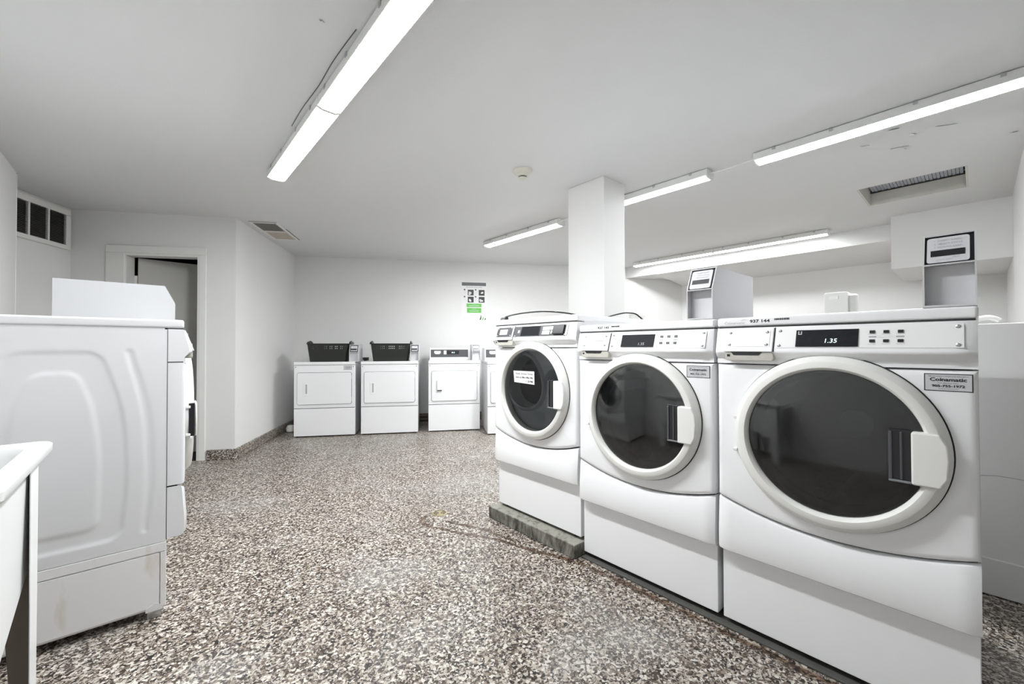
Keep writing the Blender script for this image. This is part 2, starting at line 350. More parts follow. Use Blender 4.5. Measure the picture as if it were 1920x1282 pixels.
# door frame and leaf
fr = struct(bslab(-3.112, -2.246, 4.62, 4.64, 2.055, 2.13).obj('trim_4', TRIM, bevel=.005))
fr.name = 'door_1'
bslab(-3.112, DO0+.01, 4.618, 4.64, 0, 2.055).obj('door_casing', TRIM, fr, bevel=.005)
bslab(DO1-.004, -2.246, 4.618, 4.64, 0, 2.055).obj('door_casing', TRIM, fr, bevel=.005)
bslab(DO0, DO0+.022, 4.625, 4.745, 0, DOZ).obj('door_jamb', TRIM, fr, bevel=.003)
bslab(DO1-.022, DO1, 4.625, 4.745, 0, DOZ).obj('door_jamb', TRIM, fr, bevel=.003)
bslab(DO0+.022, DO1-.022, 4.625, 4.745, DOZ-.022, DOZ).obj('door_jamb', TRIM, fr, bevel=.003)
th = R(33); ax = (cos(th), sin(th))
def leafpt(l, t, z): return B(DO0+.045+l*ax[0]-t*ax[1], 4.755+l*ax[1]+t*ax[0], z)
V = [leafpt(l, t, z) for z in (.01, 2.03) for l, t in ((0, 0), (.78, 0), (.78, .04), (0, .04))]
mesh('door_leaf', V, [(0,3,2,1),(4,5,6,7),(0,1,5,4),(1,2,6,5),(2,3,7,6),(3,0,4,7)], DOORP, fr)
for z in (.3, 1.05, 1.80):
    bslab(DO0+.024, DO0+.044, 4.735, 4.75, z-.05, z+.05).obj('door_hinge', PLATE, fr)

# ------------------------------------------------------------------ ceiling lights
def light(x, y0, y1, label, row):
    t = thing('ceiling_light', label, 'light', (x, (y0+y1)/2, H), 0, 'long ceiling light fixtures')
    L = (y1-y0)/2
    MB().extr([(-.046, 0), (-.046, -.007), (-.058, -.007), (-.0600, -.0552), (-.0572, -.0552), (-.0568, -.049), (.0568, -.049), (.0572, -.0552), (.0600, -.0552), (.058, -.007), (.046, -.007), (.046, 0)], 'y', -L, L).obj('housing', TRIM, t)
    P = [(-.0565+.113*k/10, -.0545-.010*sin(pi*k/10)) for k in range(11)]+[(.0565, -.0492), (-.0565, -.0492)]
    MB().extr(P, 'y', -L+.008, L-.008).obj('diffuser', LITE[row], t, smooth=True)
    Q = [(-.0605, -.006), (-.0605, -.056), (-.03, -.0665), (.03, -.0665), (.0605, -.056), (.0605, -.006)]
    for e in (-1, 1):
        MB().extr(Q, 'y', e*(L-.008), e*(L+.0025)).obj('end_cap', TRIM, t)
    for k in (-.8, -.3, .3, .8):
        box('clip', -.062, -.057, k*L-.010, k*L+.010, -.022, -.003, STEEL, t)
    return t
light(.715, 2.288, 3.49, 'far fixture of the left lamp row, its far end in view', 'left_far')
light(.715, 1.08, 2.282, 'near fixture of the left lamp row, cut by the top edge of the photo', 'left')
light(3.15, -.22, 1.0, 'large lit fixture at the right edge, above the right-hand washer', 'edge')
light(3.15, 1.315, 2.535, 'lit fixture emerging from behind the column on its right side', 'mid')
light(3.20, 2.85, 4.08, 'lit fixture left of the column, near the far wall', 'far')
light(5.77, 2.36, 3.58, 'left fixture of the back pair, beside the low bulkhead', 'back')
light(5.77, 1.10, 2.352, 'right fixture of the back pair, beside the low bulkhead', 'back')
for (pts, lab) in (([(3.15, 1.0, 2.43), (3.15, 1.1, 2.428), (3.15, 1.2, 2.422), (3.15, 1.315, 2.43)], 'thin white lamp cable between the right-edge fixture and the one behind the column'),
                   ([(3.15, 2.535, 2.43), (3.16, 2.65, 2.425), (3.19, 2.85, 2.43)], 'thin white lamp cable between the column fixture and the fixture left of it')):
    o = MB().tube(bez(pts, 6), .005).obj('lamp_cable', TRIM); tag(o, lab, 'cable', 'lamp cables')

# ------------------------------------------------------------------ ceiling fittings
sd = thing('smoke_detector', 'round cream smoke detector on the ceiling left of the column', 'smoke detector', (2.10, 2.25, H))
MB().lathe([(.075, 0), (.075, -.008), (.062, -.022), (.048, -.03)], 40).obj('base', BEIGE, sd, smooth=True)
MB().lathe([(.046, -.03), (.040, -.040), (.034, -.046)], 40).obj('housing', BEIGE, sd, smooth=True)
MB().lathe([(.026, -.046), (.026, -.054)], 24).obj('sensor_gap', DARK, sd)
MB().lathe([(.030, -.054), (.027, -.064), (.012, -.068)], 32).obj('sensor_cap', BEIGE, sd, smooth=True)
# recessed exhaust vent on the right
rv = thing('ceiling_vent', 'recessed rectangular ceiling vent with dusty metal grille at right', 'vent', ((VX0+VX1)/2, (VY0+VY1)/2, H))
hx, hy, dp = (VX1-VX0)/2, (VY1-VY0)/2, .15
sl = mat('vent_shaft_paint', (.66, .65, .60), .6, noise=.10, nscale=12)
mb = MB().box(-hx, -hx+.012, -hy, hy, 0, dp).box(hx-.012, hx, -hy, hy, 0, dp).box(-hx+.001, hx-.001, -hy+.0005, -hy+.012, 0.0005, dp-.001).box(-hx+.001, hx-.001, hy-.012, hy-.0005, 0.0005, dp-.001)
mb.obj('shaft', sl, rv)
mb = MB().box(-hx, hx, -hy, hy, dp, dp+.02); mb.obj('duct_cover', GAP, rv)
for k in range(26):
    y = -hy+.025+(2*hy-.05)*(k+.5)/26
    box('slat', -hx+.014, hx-.014, y-.0095, y+.0095, dp-.03+.003*(k % 2), dp-.018, GALV, rv)
box('grille_edge', hx-.02, hx-.012, -hy+.012, hy-.012, dp-.04, dp-.012, GAP, rv)
# diffuser by the left corner
d0 = B(-1.77, 5.09, H)
dv = thing('ceiling_vent', 'small ceiling vent beside the left wall corner, half dark, half dusty beige', 'vent', d0, -YB)
mb = MB()
for x0, x1, y0, y1 in ((-.14, -.112, -.36, .36), (.112, .14, -.36, .36), (-.112, .112, -.36, -.332), (-.112, .112, .332, .36), (-.112, .112, -.02, .008)): mb.box(x0, x1, y0, y1, -.012, 0)
mb.obj('frame', TRIM, dv, bevel=.003)
box('backing', -.112, .112, -.332, -.02, -.003, -.001, GAP, dv)
for k in range(7):
    y = -.315+.043*k
    MB().add([(-.112, y-.012, -.004), (.112, y-.012, -.004), (.112, y+.012, -.011), (-.112, y+.012, -.011)], [(0, 1, 2, 3)]).obj('slat', SOOT, dv, solid=.002)
box('filter', -.112, .112, .008, .332, -.008, -.002, DIRTY, dv)
box('gap', .14, .146, -.1, .36, -.004, -.0005, GAP, dv)
# peeling paint on the ceiling (pieces of the ceiling's paint hanging down)
for (x, y, l, wd, a) in ((3.54, .477, .05, .008, .4), (3.41, .324, .05, .03, .1), (3.571, .251, .03, .02, 1.0), (3.741, .33, .09, .012, .25), (3.78, .31, .03, .014, 1.2), (3.576, .107, .10, .01, .5), (4.01, -.163, .04, .02, .3), (1.326, 2.955, .012, .006, .3), (1.40, 1.9, .01, .01, 0), (.52, 1.75, .012, .02, .7)):
    dx, dy = cos(a+pi/2), sin(a+pi/2)
    V = [(-l/2, -wd/2, -.0008), (l/2, -wd/2, -.0008), (l/2, wd/2, -.004), (-l/2, wd/2, -.007), (0, wd/2, -.009)]
    o = mesh('paint_flake', [(x+p*dx-q*dy, y+p*dy+q*dx, H+h) for p, q, h in V], [(0, 1, 2, 4, 3)], CEIL, CEILING, solid=.001)
MB().tube(bez([(.640, 1.70, H-.002), (.632, 1.95, H-.002), (.637, 2.2, H-.002), (.630, 2.45, H-.002), (.634, 2.7, H-.002)], 8), .0022, 5).obj('crack', CHAR, CEILING)

# ------------------------------------------------------------------ wall vent at left
gv = thing('wall_vent', 'white framed wall grille with three dark louvred bays high on the left', 'vent', B(-3.41, 4.30, 2.225), pi/2-YB+pi)
# local: x along the wall, face looks along local -y -> into the room
gv.rotation_euler = (0, 0, pi/2-YB)
W0, W1 = -.34, .30
mb = MB()
for x0, x1, z0, z1 in ((W0, W1, .15, .205), (W0, W1, -.17, -.132), (W1-.045, W1, -.132, .15), (W0, W0+.04, -.132, .15)): mb.box(x0, x1, -.028, 0, z0, z1)
mb.obj('frame', TRIM, gv, bevel=.004)
box('backing', W0+.04, W1-.045, -.006, -.001, -.132, .15, DARK, gv)
xs = [W0+.04, -.105, .045+.03, W1-.045]
for x in (-.105, .078): box('divider', x-.008, x+.008, -.026, -.006, -.132, .15, TRIM, gv)
xs = [(W0+.04, -.113), (-.097, .070), (.086, W1-.045)]
for x0, x1 in xs:
    mb = MB()
    for k in range(19):
        z = -.125+.0145*k
        mb.add([(x0, -.022, z), (x1, -.022, z), (x1, -.008, z+.008), (x0, -.008, z+.008)], [(0, 1, 2, 3)])
    mb.obj('louvre_bank', SOOT, gv, solid=.0012, kind='stuff')
mb = MB().box(W0+.0, W1, -.004, 0, .205, .222); mb.obj('top_trim', TRIM, gv)

# ------------------------------------------------------------------ poster
po = thing('poster', 'white instruction poster with green boxes on the far wall', 'poster', B(.62, SF-.001, 1.855), -YB)
pw, ph = .204, .307
box('board', -pw, pw, -.004, 0, -ph, ph, PAPER, po)
fy = lambda z: -.004
def flat(name, x0, x1, z0, z1, m, par, y=-.004, t=.0008): return box(name, x0, x1, y-t, y, z0, z1, m, par)
flat('header', -.190, .190, .235, .287, CHAR, po)
text('lettering', 'DRYER INSTRUCTIONS', .013, 0, .205, fy, INK, po, width=.25)
k = 0
for cz in (.128, .018):
    for cx in (-.052, .120):
        k += 1
        f = flat('picture', cx-.046, cx+.046, cz-.045, cz+.045, INK, po)
        rr = random.Random(k)
        for q in range(3):
            a0, b0 = rr.uniform(-.038, .005), rr.uniform(-.036, .0)
            flat('picture_light', cx+a0, cx+a0+rr.uniform(.02, .034), cz+b0, cz+b0+rr.uniform(.016, .034), (PAPER, LGREY)[q % 2], po, -.0048-.0003*q, .0003)
        MB().lathe([(.013, -.0048), (.013, -.004)], 18, (cx-.095, 0, cz+.045), 'y').obj('bullet', INK, po)
        text('lettering', str(k), .013, cx-.095, cz+.0385, lambda z: -.0049, PAPER, po)
        for q in range(4): flat('print_line', cx-.106, cx-.064, cz+.018-.014*q, cz+.021-.014*q, LGREY, po)
flat('green_box', -.117, .118, -.100, -.043, GREEN, po); flat('green_box', -.110, .115, -.188, -.113, GREEN, po)
for z, w_ in ((-.052, .06), (-.070, .17), (-.082, .15), (-.128, .07), (-.150, .16), (-.165, .14)): flat('print_line', -w_/2, w_/2, z-.003, z, PAPER, po, -.0048, .0003)
for z, w_ in ((-.212, .14), (-.222, .10), (-.24, .09)): flat('print_line', -w_/2, w_/2, z-.003, z, LGREY, po)
text('lettering', 'Coinamatic', .012, -.125, -.272, fy, LGREY, po, width=.085)
for x, hgt, m_, ln in ((.10, .085, INK, -1), (.135, .055, GREEN, -1), (.172, .035, INK, 1)):
    P = [(x-.012*ln*-1, -.292)]
    out = [(x-.014, -.296), (x+.008, -.296), (x+.016, -.296+hgt*.5), (x+.002, -.296+hgt), (x+.003, -.296+hgt*.5)]
    MB().extr(out, 'y', -.0048, -.004).obj('leaf_mark', m_, po)

# ------------------------------------------------------------------ washers / dryers of the big front-loading kind
WID, DEP = .703, .755
CX, CZ, RO, RG = .362, .776, .292, .243
def seam(x): 
    t = (x-.365)/.35
    return .440+.060*t*t
FA0, FA1 = 1.086, 1.172          # fascia slope
def fy_fascia(z): return -.024+.030*(z-FA0)/(FA1-FA0)
def slant(name, x0, x1, z0, z1, m, par, t=.002, off=0, bevel=0):
    V = []
    for x, z in ((x0, z0), (x1, z0), (x1, z1), (x0, z1)): V.append((x, fy_fascia(z)-off-t, z))
    for x, z in ((x0, z0), (x1, z0), (x1, z1), (x0, z1)): V.append((x, fy_fascia(z)-off, z))
    return mesh(name, V, [(0,1,2,3),(4,7,6,5),(0,4,5,1),(1,5,6,2),(2,6,7,3),(3,7,4,0)], m, par, bevel=bevel)
def screw(x, z, par, off=.002):
    y = fy_fascia(z)-off
    MB().lathe([(.0055, 0), (.0055, -.0015), (.003, -.003)], 12, (x, y, z), 'y').obj('screw', STEEL, par)
def sticker(t, x, z, y=0, s=1.0):
    st = box('service_sticker', x-.049*s, x+.049*s, y-.0012, y, z-.0255*s, z+.0255*s, INK, t)
    y1 = y-.0012
    box('sticker_face', x-.0465*s, x+.0465*s, y1-.0004, y1, z-.023*s, z+.023*s, SILVER, st)
    yy = lambda q: y1-.0004
    text('lettering', 'THIS MACHINE IS OWNED AND SERVICED BY', .0024*s, x, z+.0168*s, yy, INK, st, width=.082*s)
    text('lettering', 'Coinamatic', .0098*s, x, z+.0040*s, yy, INK, st, width=.074*s, bold=.03)
    text('lettering', 'FOR SERVICE CALL', .0026*s, x, z-.0030*s, yy, INK, st, width=.042*s)
    text('lettering', '905-755-1972', .0066*s, x, z-.0132*s, yy, INK, st, width=.066*s, bold=.035)
    text('lettering', 'www.coinamatic.com', .0024*s, x, z-.0190*s, yy, INK, st, width=.040*s)
def front_machine(loc, rz, label, cat, group, style, name='front_load_washer', emboss=False, asset=None, rusty_riser=False, flip=False):
    EN = ENAM_DIM if emboss else ENAM
    t = thing(name, label, cat, loc, rz, group)
    y0 = .062
    # cabinet
    mb = MB().box(0, .012, y0, DEP, .275, 1.172).box(WID-.012, WID, y0, DEP, .275, 1.172).box(.002, WID-.002, DEP-.012, DEP-.001, .276, 1.171).box(.002, WID-.002, y0+.001, DEP-.002, .276, .29).box(.002, WID-.002, y0+.001, DEP-.002, 1.155, 1.171)
    if emboss: mb = MB().box(.009, .020, y0, DEP, .275, 1.172).box(WID-.012, WID, y0, DEP, .275, 1.172).box(.011, WID-.002, DEP-.012, DEP-.001, .276, 1.171).box(.011, WID-.002, y0+.001, DEP-.002, .276, .29).box(.011, WID-.002, y0+.001, DEP-.002, 1.155, 1.171)
    mb.obj('cabinet', EN, t)
    if emboss:
        ny, nz = 150, 150; V = []; Fc = []
        def lerp0(z, pts):
            if z >= pts[0][0]: return pts[0][1]
            for (za, wa), (zb, wb) in zip(pts, pts[1:]):
                if z >= zb:
                    u = (z-zb)/(za-zb); u = u*u*(3-2*u)*.5+u*.5; return wb+(wa-wb)*u
            return pts[-1][1]
        sst = lambda v: 0 if v <= 0 else 1 if v >= 1 else v*v*(3-2*v)
        for j in range(nz+1):
            for i in range(ny+1):
                y = y0+(DEP-y0)*i/ny; z = .275+(1.172-.275)*j/nz
                u = abs(y-.385)
                lerp = lambda zz, pp: sum(lerp0(zz+d_, pp) for d_ in (-.07, -.035, 0, .035, .07))/5
                wo = lerp(z, [(1.08, .125), (.98, .165), (.80, .203), (.55, .212), (.36, .195)])
                wi = lerp(z, [(1.00, .06), (.92, .105), (.68, .135), (.40, .130)])
                s1 = lerp(z, [(1.09, .178), (.98, .208), (.80, .240), (.55, .250), (.33, .235)])
                s2 = lerp(z, [(1.09, .215), (.98, .250), (.80, .285), (.55, .295), (.33, .27)])
                e = .014
                def inside(ds, r):
                    dx, dz = ds[0], min(ds[1:]); 
                    if dx < r and dz < r: return r-math.hypot(r-dx, r-dz)
                    return min(dx, dz)
                fo = sst(inside((wo-u, 1.088-z, z-.318), .055)/e/1.5)
                fi = sst(inside((wi-u, 1.012-z, z-.37), .05)/e/1.8)
                fs = sst(inside((min(u-s1, s2-u), 1.092-z, z-.325), .016)/e/1.4) if y < .385 else 0
                V.append((.0+.0048*fo-.0044*fi+.0034*fs, y, z))
        for j in range(nz):
            for i in range(ny): Fc.append((j*(ny+1)+i, j*(ny+1)+i+1, (j+1)*(ny+1)+i+1, (j+1)*(ny+1)+i))
        mesh('side_panel', V, Fc, EN, t, smooth=True)
        box('panel_gap', -.0004, .006, .0600, .0622, .28, 1.172, GAP, t)
        box('panel_gap', -.0004, .006, .010, .060, 1.0295, 1.0335, GAP, t)
    # front panel with the round opening
    out = []
    n1 = 26
    for k in range(n1): out.append((WID*k/n1, seam(WID*k/n1)))                # bottom, left to right
    for k in range(18): out.append((WID, seam(WID)+(1.030-seam(WID))*k/18))
    for k in range(n1): out.append((WID*(1-k/n1), 1.030))
    for k in range(18): out.append((0, 1.030-(1.030-seam(0))*k/18))
    n = len(out); V = []; Fc = []
    rings = []
    for x, z in out:
        a = math.atan2(z-CZ, x-CX)
        rings.append((CX+.272*cos(a), CZ+.272*sin(a)))
    def ringv(f):
        return [f(i) for i in range(n)]
    V += [(p[0], .05, p[1]) for p in rings]
    V += [(p[0], 0, p[1]) for p in rings]
    def inset(i, d, y):
        x, z = out[i]; x = min(max(x, d), WID-d); lo = seam(x)+d; z = min(max(z, lo), 1.030-d); return (x, y, z)
    V += [inset(i, .020, -.001) for i in range(n)]; V += [inset(i, .008, .001) for i in range(n)]; V += [inset(i, .0025, .006) for i in range(n)]; V += [inset(i, 0, .014) for i in range(n)]; V += [inset(i, 0, y0) for i in range(n)]
    for lv in range(6):
        for i in range(n): Fc.append((lv*n+i, lv*n+(i+1) % n, (lv+1)*n+(i+1) % n, (lv+1)*n+i))
    mesh('front_panel', V, Fc, EN, t, smooth=True)
    # lower front panel with the curved upper edge
    NX = 30; V = []; Fc = []
    prof = lambda x: [(y0, seam(x)-.006), (.012, seam(x)-.006), (.003, seam(x)-.010), (0, seam(x)-.018), (-.008, .37), (-.008, .305), (-.004, .291), (.006, .284), (y0, .284)]
    for k in range(NX+1):
        x = WID*k/NX
        edge = .010*max(0, 1-min(x, WID-x)/.02)**2
        for y, z in prof(x): V.append((x, y+edge if y < .03 else y, z))
    q = 9
    for k in range(NX):
        for j in range(q-1): Fc.append((k*q+j, k*q+j+1, (k+1)*q+j+1, (k+1)*q+j))
    Fc += [tuple(range(q)), tuple(range(NX*q, NX*q+q))[::-1]]
    mesh('lower_panel', V, Fc, EN, t, smooth=True)
    mesh('panel_gap', [(WID*.01+WID*.98*k/12, .025, seam(WID*(.01+.98*k/12))-.010+.014*e) for e in (0, 1) for k in range(13)], [(k, k+1, 14+k, 13+k) for k in range(12)], GAP, t)
    # riser
    rs = box('riser', .003, WID-.003, .060 if rusty_riser else .034, DEP-.06, 0.0, .276, RUST if rusty_riser else EN, t, bevel=.003)
    if rusty_riser:
        rs.data = rs.data.copy()
        MB().box(-.003, .0025, .082, .69, .01, .232).obj('riser_panel', RUST, rs, bevel=.001)
        MB().box(-.003, .0025, .061, .69, .236, .272).obj('riser_panel', RUST, rs, bevel=.001)
        MB().box(-.003, .0025, .061, .079, .01, .233).obj('riser_panel', RUST, rs, bevel=.001)
        for y_ in (.075, .62):
            MB().box(.000, .05, y_, y_+.045, -.035, .02).obj('foot', STEEL, rs, bevel=.002)
            MB().add([(-.0045, y_-.004, -.004), (-.0045, y_+.05, -.004), (-.0045, y_+.05, .012), (-.0045, y_+.022, .028), (-.0045, y_-.004, .012), (.003, y_-.004, -.004), (.003, y_+.05, -.004), (.003, y_+.05, .012), (.003, y_+.022, .028), (.003, y_-.004, .012)],
                     [(0,1,2,3,4), (9,8,7,6,5), (0,5,6,1), (1,6,7,2), (2,7,8,3), (3,8,9,4), (4,9,5,0)]).obj('foot_bracket', EN, rs)
    else:
        for x in (.06, WID-.06):
            for y_ in (.075, .62): MB().lathe([(.022, -.018), (.022, -.008), (.010, -.006), (.010, 0)], 14, (x, y_, 0)).obj('foot', DARK, t)
    # fascia
    st = [(0, .55), (.006, .8), (.02, 1), (WID-.05, 1), (WID-.025, .85), (WID-.008, .5), (WID, .25)]
    V = []; Fc = []
    for x, f in st:
        for y, z in ((y0, 1.034), (.004 if f < .9 else .0, 1.034), (.004 if f < .9 else 0, 1.053), (-.010*f, 1.064), (-.022*f, 1.074), (-.025*f, 1.080), (-.024*f, FA0), (.006 if f > .9 else .008, FA1), (.012, 1.1735), (y0, 1.1735)): V.append((x, y, z))
    q = 10
    for k in range(len(st)-1):
        for j in range(q-1): Fc.append((k*q+j, k*q+j+1, (k+1)*q+j+1, (k+1)*q+j))
    Fc += [tuple(range(q)), tuple(range((len(st)-1)*q, len(st)*q))[::-1]]
    fa = mesh('fascia', V, Fc, EN, t, smooth=True)
    # lid
    box('lid', -.002, WID+.002, .006, DEP, 1.1775, 1.214, EN, t, bevel=.009, seg=3)
    box('lid_skirt', .003, WID-.003, .07, DEP-.01, 1.165, 1.181, EN, t)
    box('lid_gap', .006, WID-.004, .0085, .05, 1.168, 1.178, GAP, t)
    # detergent drawer
    dr = slant('detergent_drawer', .034, .205, 1.080, 1.170, EN, t, t=.006, bevel=.004)
    slant('drawer_gap', .2055, .2085, 1.080, 1.170, GAP, dr, t=.0015)
    slant('drawer_plate', .046, .194, 1.100, 1.160, CHAR if style == 'old' else PLATE, dr, t=.0012, off=.006)
    for x in (.056, .184):
        for z in (1.107, 1.153): screw(x, z, dr, .0072)
    mb = MB().extr(rrect(.040, .208, 1.046, 1.079, .012), 'y', -.0265, .01); mb.obj('drawer_cup', CREAM, dr, bevel=.002)
    MB().extr([(.060, 1.081), (.072, 1.067), (.160, 1.067), (.172, 1.081)], 'y', -.0280, -.0262).obj('drawer_slot', DARK, dr)
    box('drawer_latch', .048, .058, -.0280, -.0262, 1.062, 1.070, DARK, dr)
    # control panel
    if style == 'new':
        cp = slant('control_panel', .213, .677, 1.095, 1.164, PLATE, t, t=.0015)
        for x in (.224, .666):
            for z in (1.103, 1.156): screw(x, z, cp, .0015)
        slant('display', .275, .446, 1.099, 1.157, DISP, cp, t=.003, off=.0015)
        for dx in (0, .033, .066):
            for z in (1.146, 1.117): slant('button', .4735+dx-.0, .4865+dx, z-.0045, z+.0045, DARK, cp, t=.0025, off=.0015)
        slant('print_strip', .472, .5545, 1.1275, 1.1325, GREYP, cp, t=.0004, off=.0015); slant('print_strip', .490, .536, 1.128, 1.132, PLATE, cp, t=.0004, off=.0019)
        for x, s_ in ((.480, 'NORMAL'), (.513, 'PERM PRESS'), (.546, 'DELICATE')):
            text('lettering', s_, .0026, x, 1.106, lambda z: fy_fascia(z)-.0015, GREYP, cp, width=.020)
            text('lettering', s_, .0026, x, 1.1375, lambda z: fy_fascia(z)-.0015, GREYP, cp, width=.020)
        dd = lambda z: fy_fascia(z)-.0045
        if asset == '144':
            text('display_digits', '1.35', .014, .375, 1.112, dd, GLOW, cp, width=.032, shear=.12)
            slant('display_mark', .281, .292, 1.141, 1.153, LGREY, cp, t=.0003, off=.0045); slant('display_mark', .2835, .2895, 1.1435, 1.153, DARK, cp, t=.0003, off=.0048)
        else:
            text('display_digits', '1.35', .012, .385, 1.107, dd, GREYP, cp, width=.030)
            slant('print_strip', .060, .072, 1.123, 1.135, GREYP, dr, t=.0004, off=.0072); slant('print_strip', .0615, .0705, 1.1245, 1.1335, PLATE, dr, t=.0004, off=.0076)
            slant('print_strip', .075, .170, 1.125, 1.134, GREYP, dr, t=.0004, off=.0072); slant('print_strip', .078, .122, 1.127, 1.132, LGREY, dr, t=.0004, off=.0076)
    else:
        slant('drawer_badge', .075, .150, 1.114, 1.148, LGREY, dr, t=.001, off=.0072, bevel=.002)
        text('lettering', 'MAYTAG', .008, .1225, 1.128, lambda z: fy_fascia(z)-.0082, CHAR, dr, width=.055)
        text('lettering', 'COMMERCIAL', .0045, .1225, 1.119, lambda z: fy_fascia(z)-.0082, CHAR, dr, width=.050)
        cp = slant('control_panel', .212, .650, 1.100, 1.162, CHAR, t, t=.0025)
        slant('display', .275, .430, 1.104, 1.159, DISP, cp, t=.0015, off=.0025)
        slant('display_badge', .243, .262, 1.122, 1.140, GREYP, cp, t=.0006, off=.0025)
        slant('panel_edge', .433, .437, 1.100, 1.162, DARK, cp, t=.002, off=.0025)
        slant('instruction_card', .452, .545, 1.104, 1.158, DARK, cp, t=.0008, off=.0025)
        slant('instruction_card', .457, .541, 1.134, 1.154, PAPER, cp, t=.0006, off=.0033); slant('instruction_card', .457, .516, 1.108, 1.130, PAPER, cp, t=.0006, off=.0033); slant('instruction_card', .524, .536, 1.112, 1.129, PAPER, cp, t=.0006, off=.0033)
        slant('selector_block', .545, .628, 1.108, 1.160, DARK, cp, t=.012, off=.0025, bevel=.004)
        slant('panel_edge', .636, .650, 1.100, 1.162, SILVER, cp, t=.0015, off=.0025)
        for x in (.226, .634): screw(x, 1.102, cp, .004)
    # door
    ring = [(.270, .02), (.291, .004), (RO, -.004), (RO, -.014), (.2905, -.018), (.2735, -.0355), (.2715, -.0368), (.252, -.0372), (RG+.002, -.030), (RG, -.018), (RG-.004, -.004), (RG-.004, .02)]
    door = MB().lathe(ring, 96, (CX, 0, CZ), 'y', caps=False).obj('door', PLAS, t, smooth=True)
    MB().lathe([(RO-.002, -.0014), (RO+.0035, -.0014), (RO+.0035, .003), (RO-.002, .003)], 96, (CX, 0, CZ), 'y', caps=False).obj('door_gap_shadow', GAP, door)  # dark ring drawn for the shadow in the groove around the door
    gp = [(RG-.002, -.016)]+[(RG*k/8-.002 if k else 0.0001, -.016-.012*(1-(k/8)**2)) for k in range(7, -1, -1)]
    MB().lathe(gp, 64, (CX, 0, CZ), 'y', caps=False).obj('glass', CLEAR if style == 'old' else SMOKE, door, smooth=True)
    # handle and its recess
    hz0, hz1 = .690, .846
    mb = MB().extr([(.568, hz0), (.628, hz0), (.644, hz0+.03), (.6475, CZ), (.644, hz1-.03), (.628, hz1), (.568, hz1)], 'y', -.046, -.012)
    mb.obj('handle', PLAS, door, bevel=.006)
    if flip:
        fx = lambda a: 2*CX-a
        bpy.data.objects.remove(door.children[-1])
        MB().extr([(fx(.568), hz0), (fx(.628), hz0), (fx(.644), hz0+.03), (fx(.6475), CZ), (fx(.644), hz1-.03), (fx(.628), hz1), (fx(.568), hz1)], 'y', -.047, -.038).obj('handle', PLAS, door, bevel=.004)
        box('handle_recess', CX-RO-.002, .20, -.037, -.016, hz0+.004, hz1-.004, DARK, door, bevel=.002)
        box('recess_frame', CX-RO-.004, CX-RO+.012, -.030, -.020, hz0-.008, hz0+.004, PLAS, door, bevel=.002)
    else: box('handle_recess', .515, .570, -.031, -.018, hz0-.002, hz1+.002, DARK, door, bevel=.003)
    if not flip: box('recess_frame', .517, .526, -.035, -.030, hz0+.004, hz1-.004, CHAR, door, bevel=.002)
    if not flip: box('recess_frame', .543, .549, -.035, -.030, hz0+.008, hz1-.004, CHAR, door, bevel=.002)
    if not flip: box('recess_frame', .517, .568, -.035, -.030, hz0-.001, hz0+.006, RUBB, door, bevel=.002)
    for z in (CZ-.075, CZ+.05): box('hinge_knuckle', CX-RO-.004, CX-RO+.010, -.022, -.004, z-.006, z+.006, PLAS, door, bevel=.002)
    # inside
    dm = MB()
    dm.lathe([(.262, .05), (.255, .10), (.255, .46), (.20, .50), (.06, .49), (.0001, .47)], 48, (CX, 0, CZ), 'y', caps=False)
    dm = dm.obj('drum', DRUM if style != 'old' else mat('shaded_drum', (.010, .010, .011), .5, noise=.1), t, smooth=True)  # old style: near-black drum, the unlit inside put into its colour
    MB().lathe([(.06, .485), (.058, .47), (.0001, .465)], 32, (CX, 0, CZ), 'y', caps=False).obj('drum_hub', STEEL, dm, smooth=True)
    for k in range(3):
        a = 2*pi*k/3+.6; c_, s_ = cos(a), sin(a)
        P = [(.255, -.04), (.19, -.012), (.19, .012), (.255, .04)]
        MB().add([(CX+r*c_-v*s_, y, CZ+r*s_+v*c_) for y in (.10, .44) for r, v in P], [(0,1,2,3), (7,6,5,4), (0,4,5,1), (1,5,6,2), (2,6,7,3)]).obj('drum_fin', DRUM if style != 'old' else MATS['shaded_drum'], dm)
    if style == 'old':     # grey rubber boot with an egg-shaped opening
        n = 72; V = []; Fc = []
        def egg(a, k):
            x = .140*cos(a)*(1-.20*sin(a)); z = .155*sin(a)
            return .268+x*k, .822+z*k
        prof = [(.96, .11, 1), (1.0, .04, 1), (1.04, .022, 1), (1.12, .018, 1), (1.17, .028, 1), (1.20, .036, 1)]
        for k, y, _ in prof:
            for i in range(n):
                x, z = egg(2*pi*i/n, k); V.append((x, y, z))
        for i in range(n):
            a = 2*pi*i/n; V.append((CX+.262*cos(a), .03, CZ+.262*sin(a)))
        for i in range(n):
            a = 2*pi*i/n; V.append((CX+.264*cos(a), -.008, CZ+.264*sin(a)))
        for lv in range(len(prof)+1):
            for i in range(n): Fc.append((lv*n+i, lv*n+(i+1) % n, (lv+1)*n+(i+1) % n, (lv+1)*n+i))
        MB().add(V, Fc).obj('door_boot', RUBB, t, smooth=True)
    else:
        MB().lathe([(.264, .0), (.258, .03), (.235, .045), (.222, .05), (.222, .075), (.24, .085)], 64, (CX, 0, CZ), 'y', caps=False).obj('door_boot', RUBB, t, smooth=True)
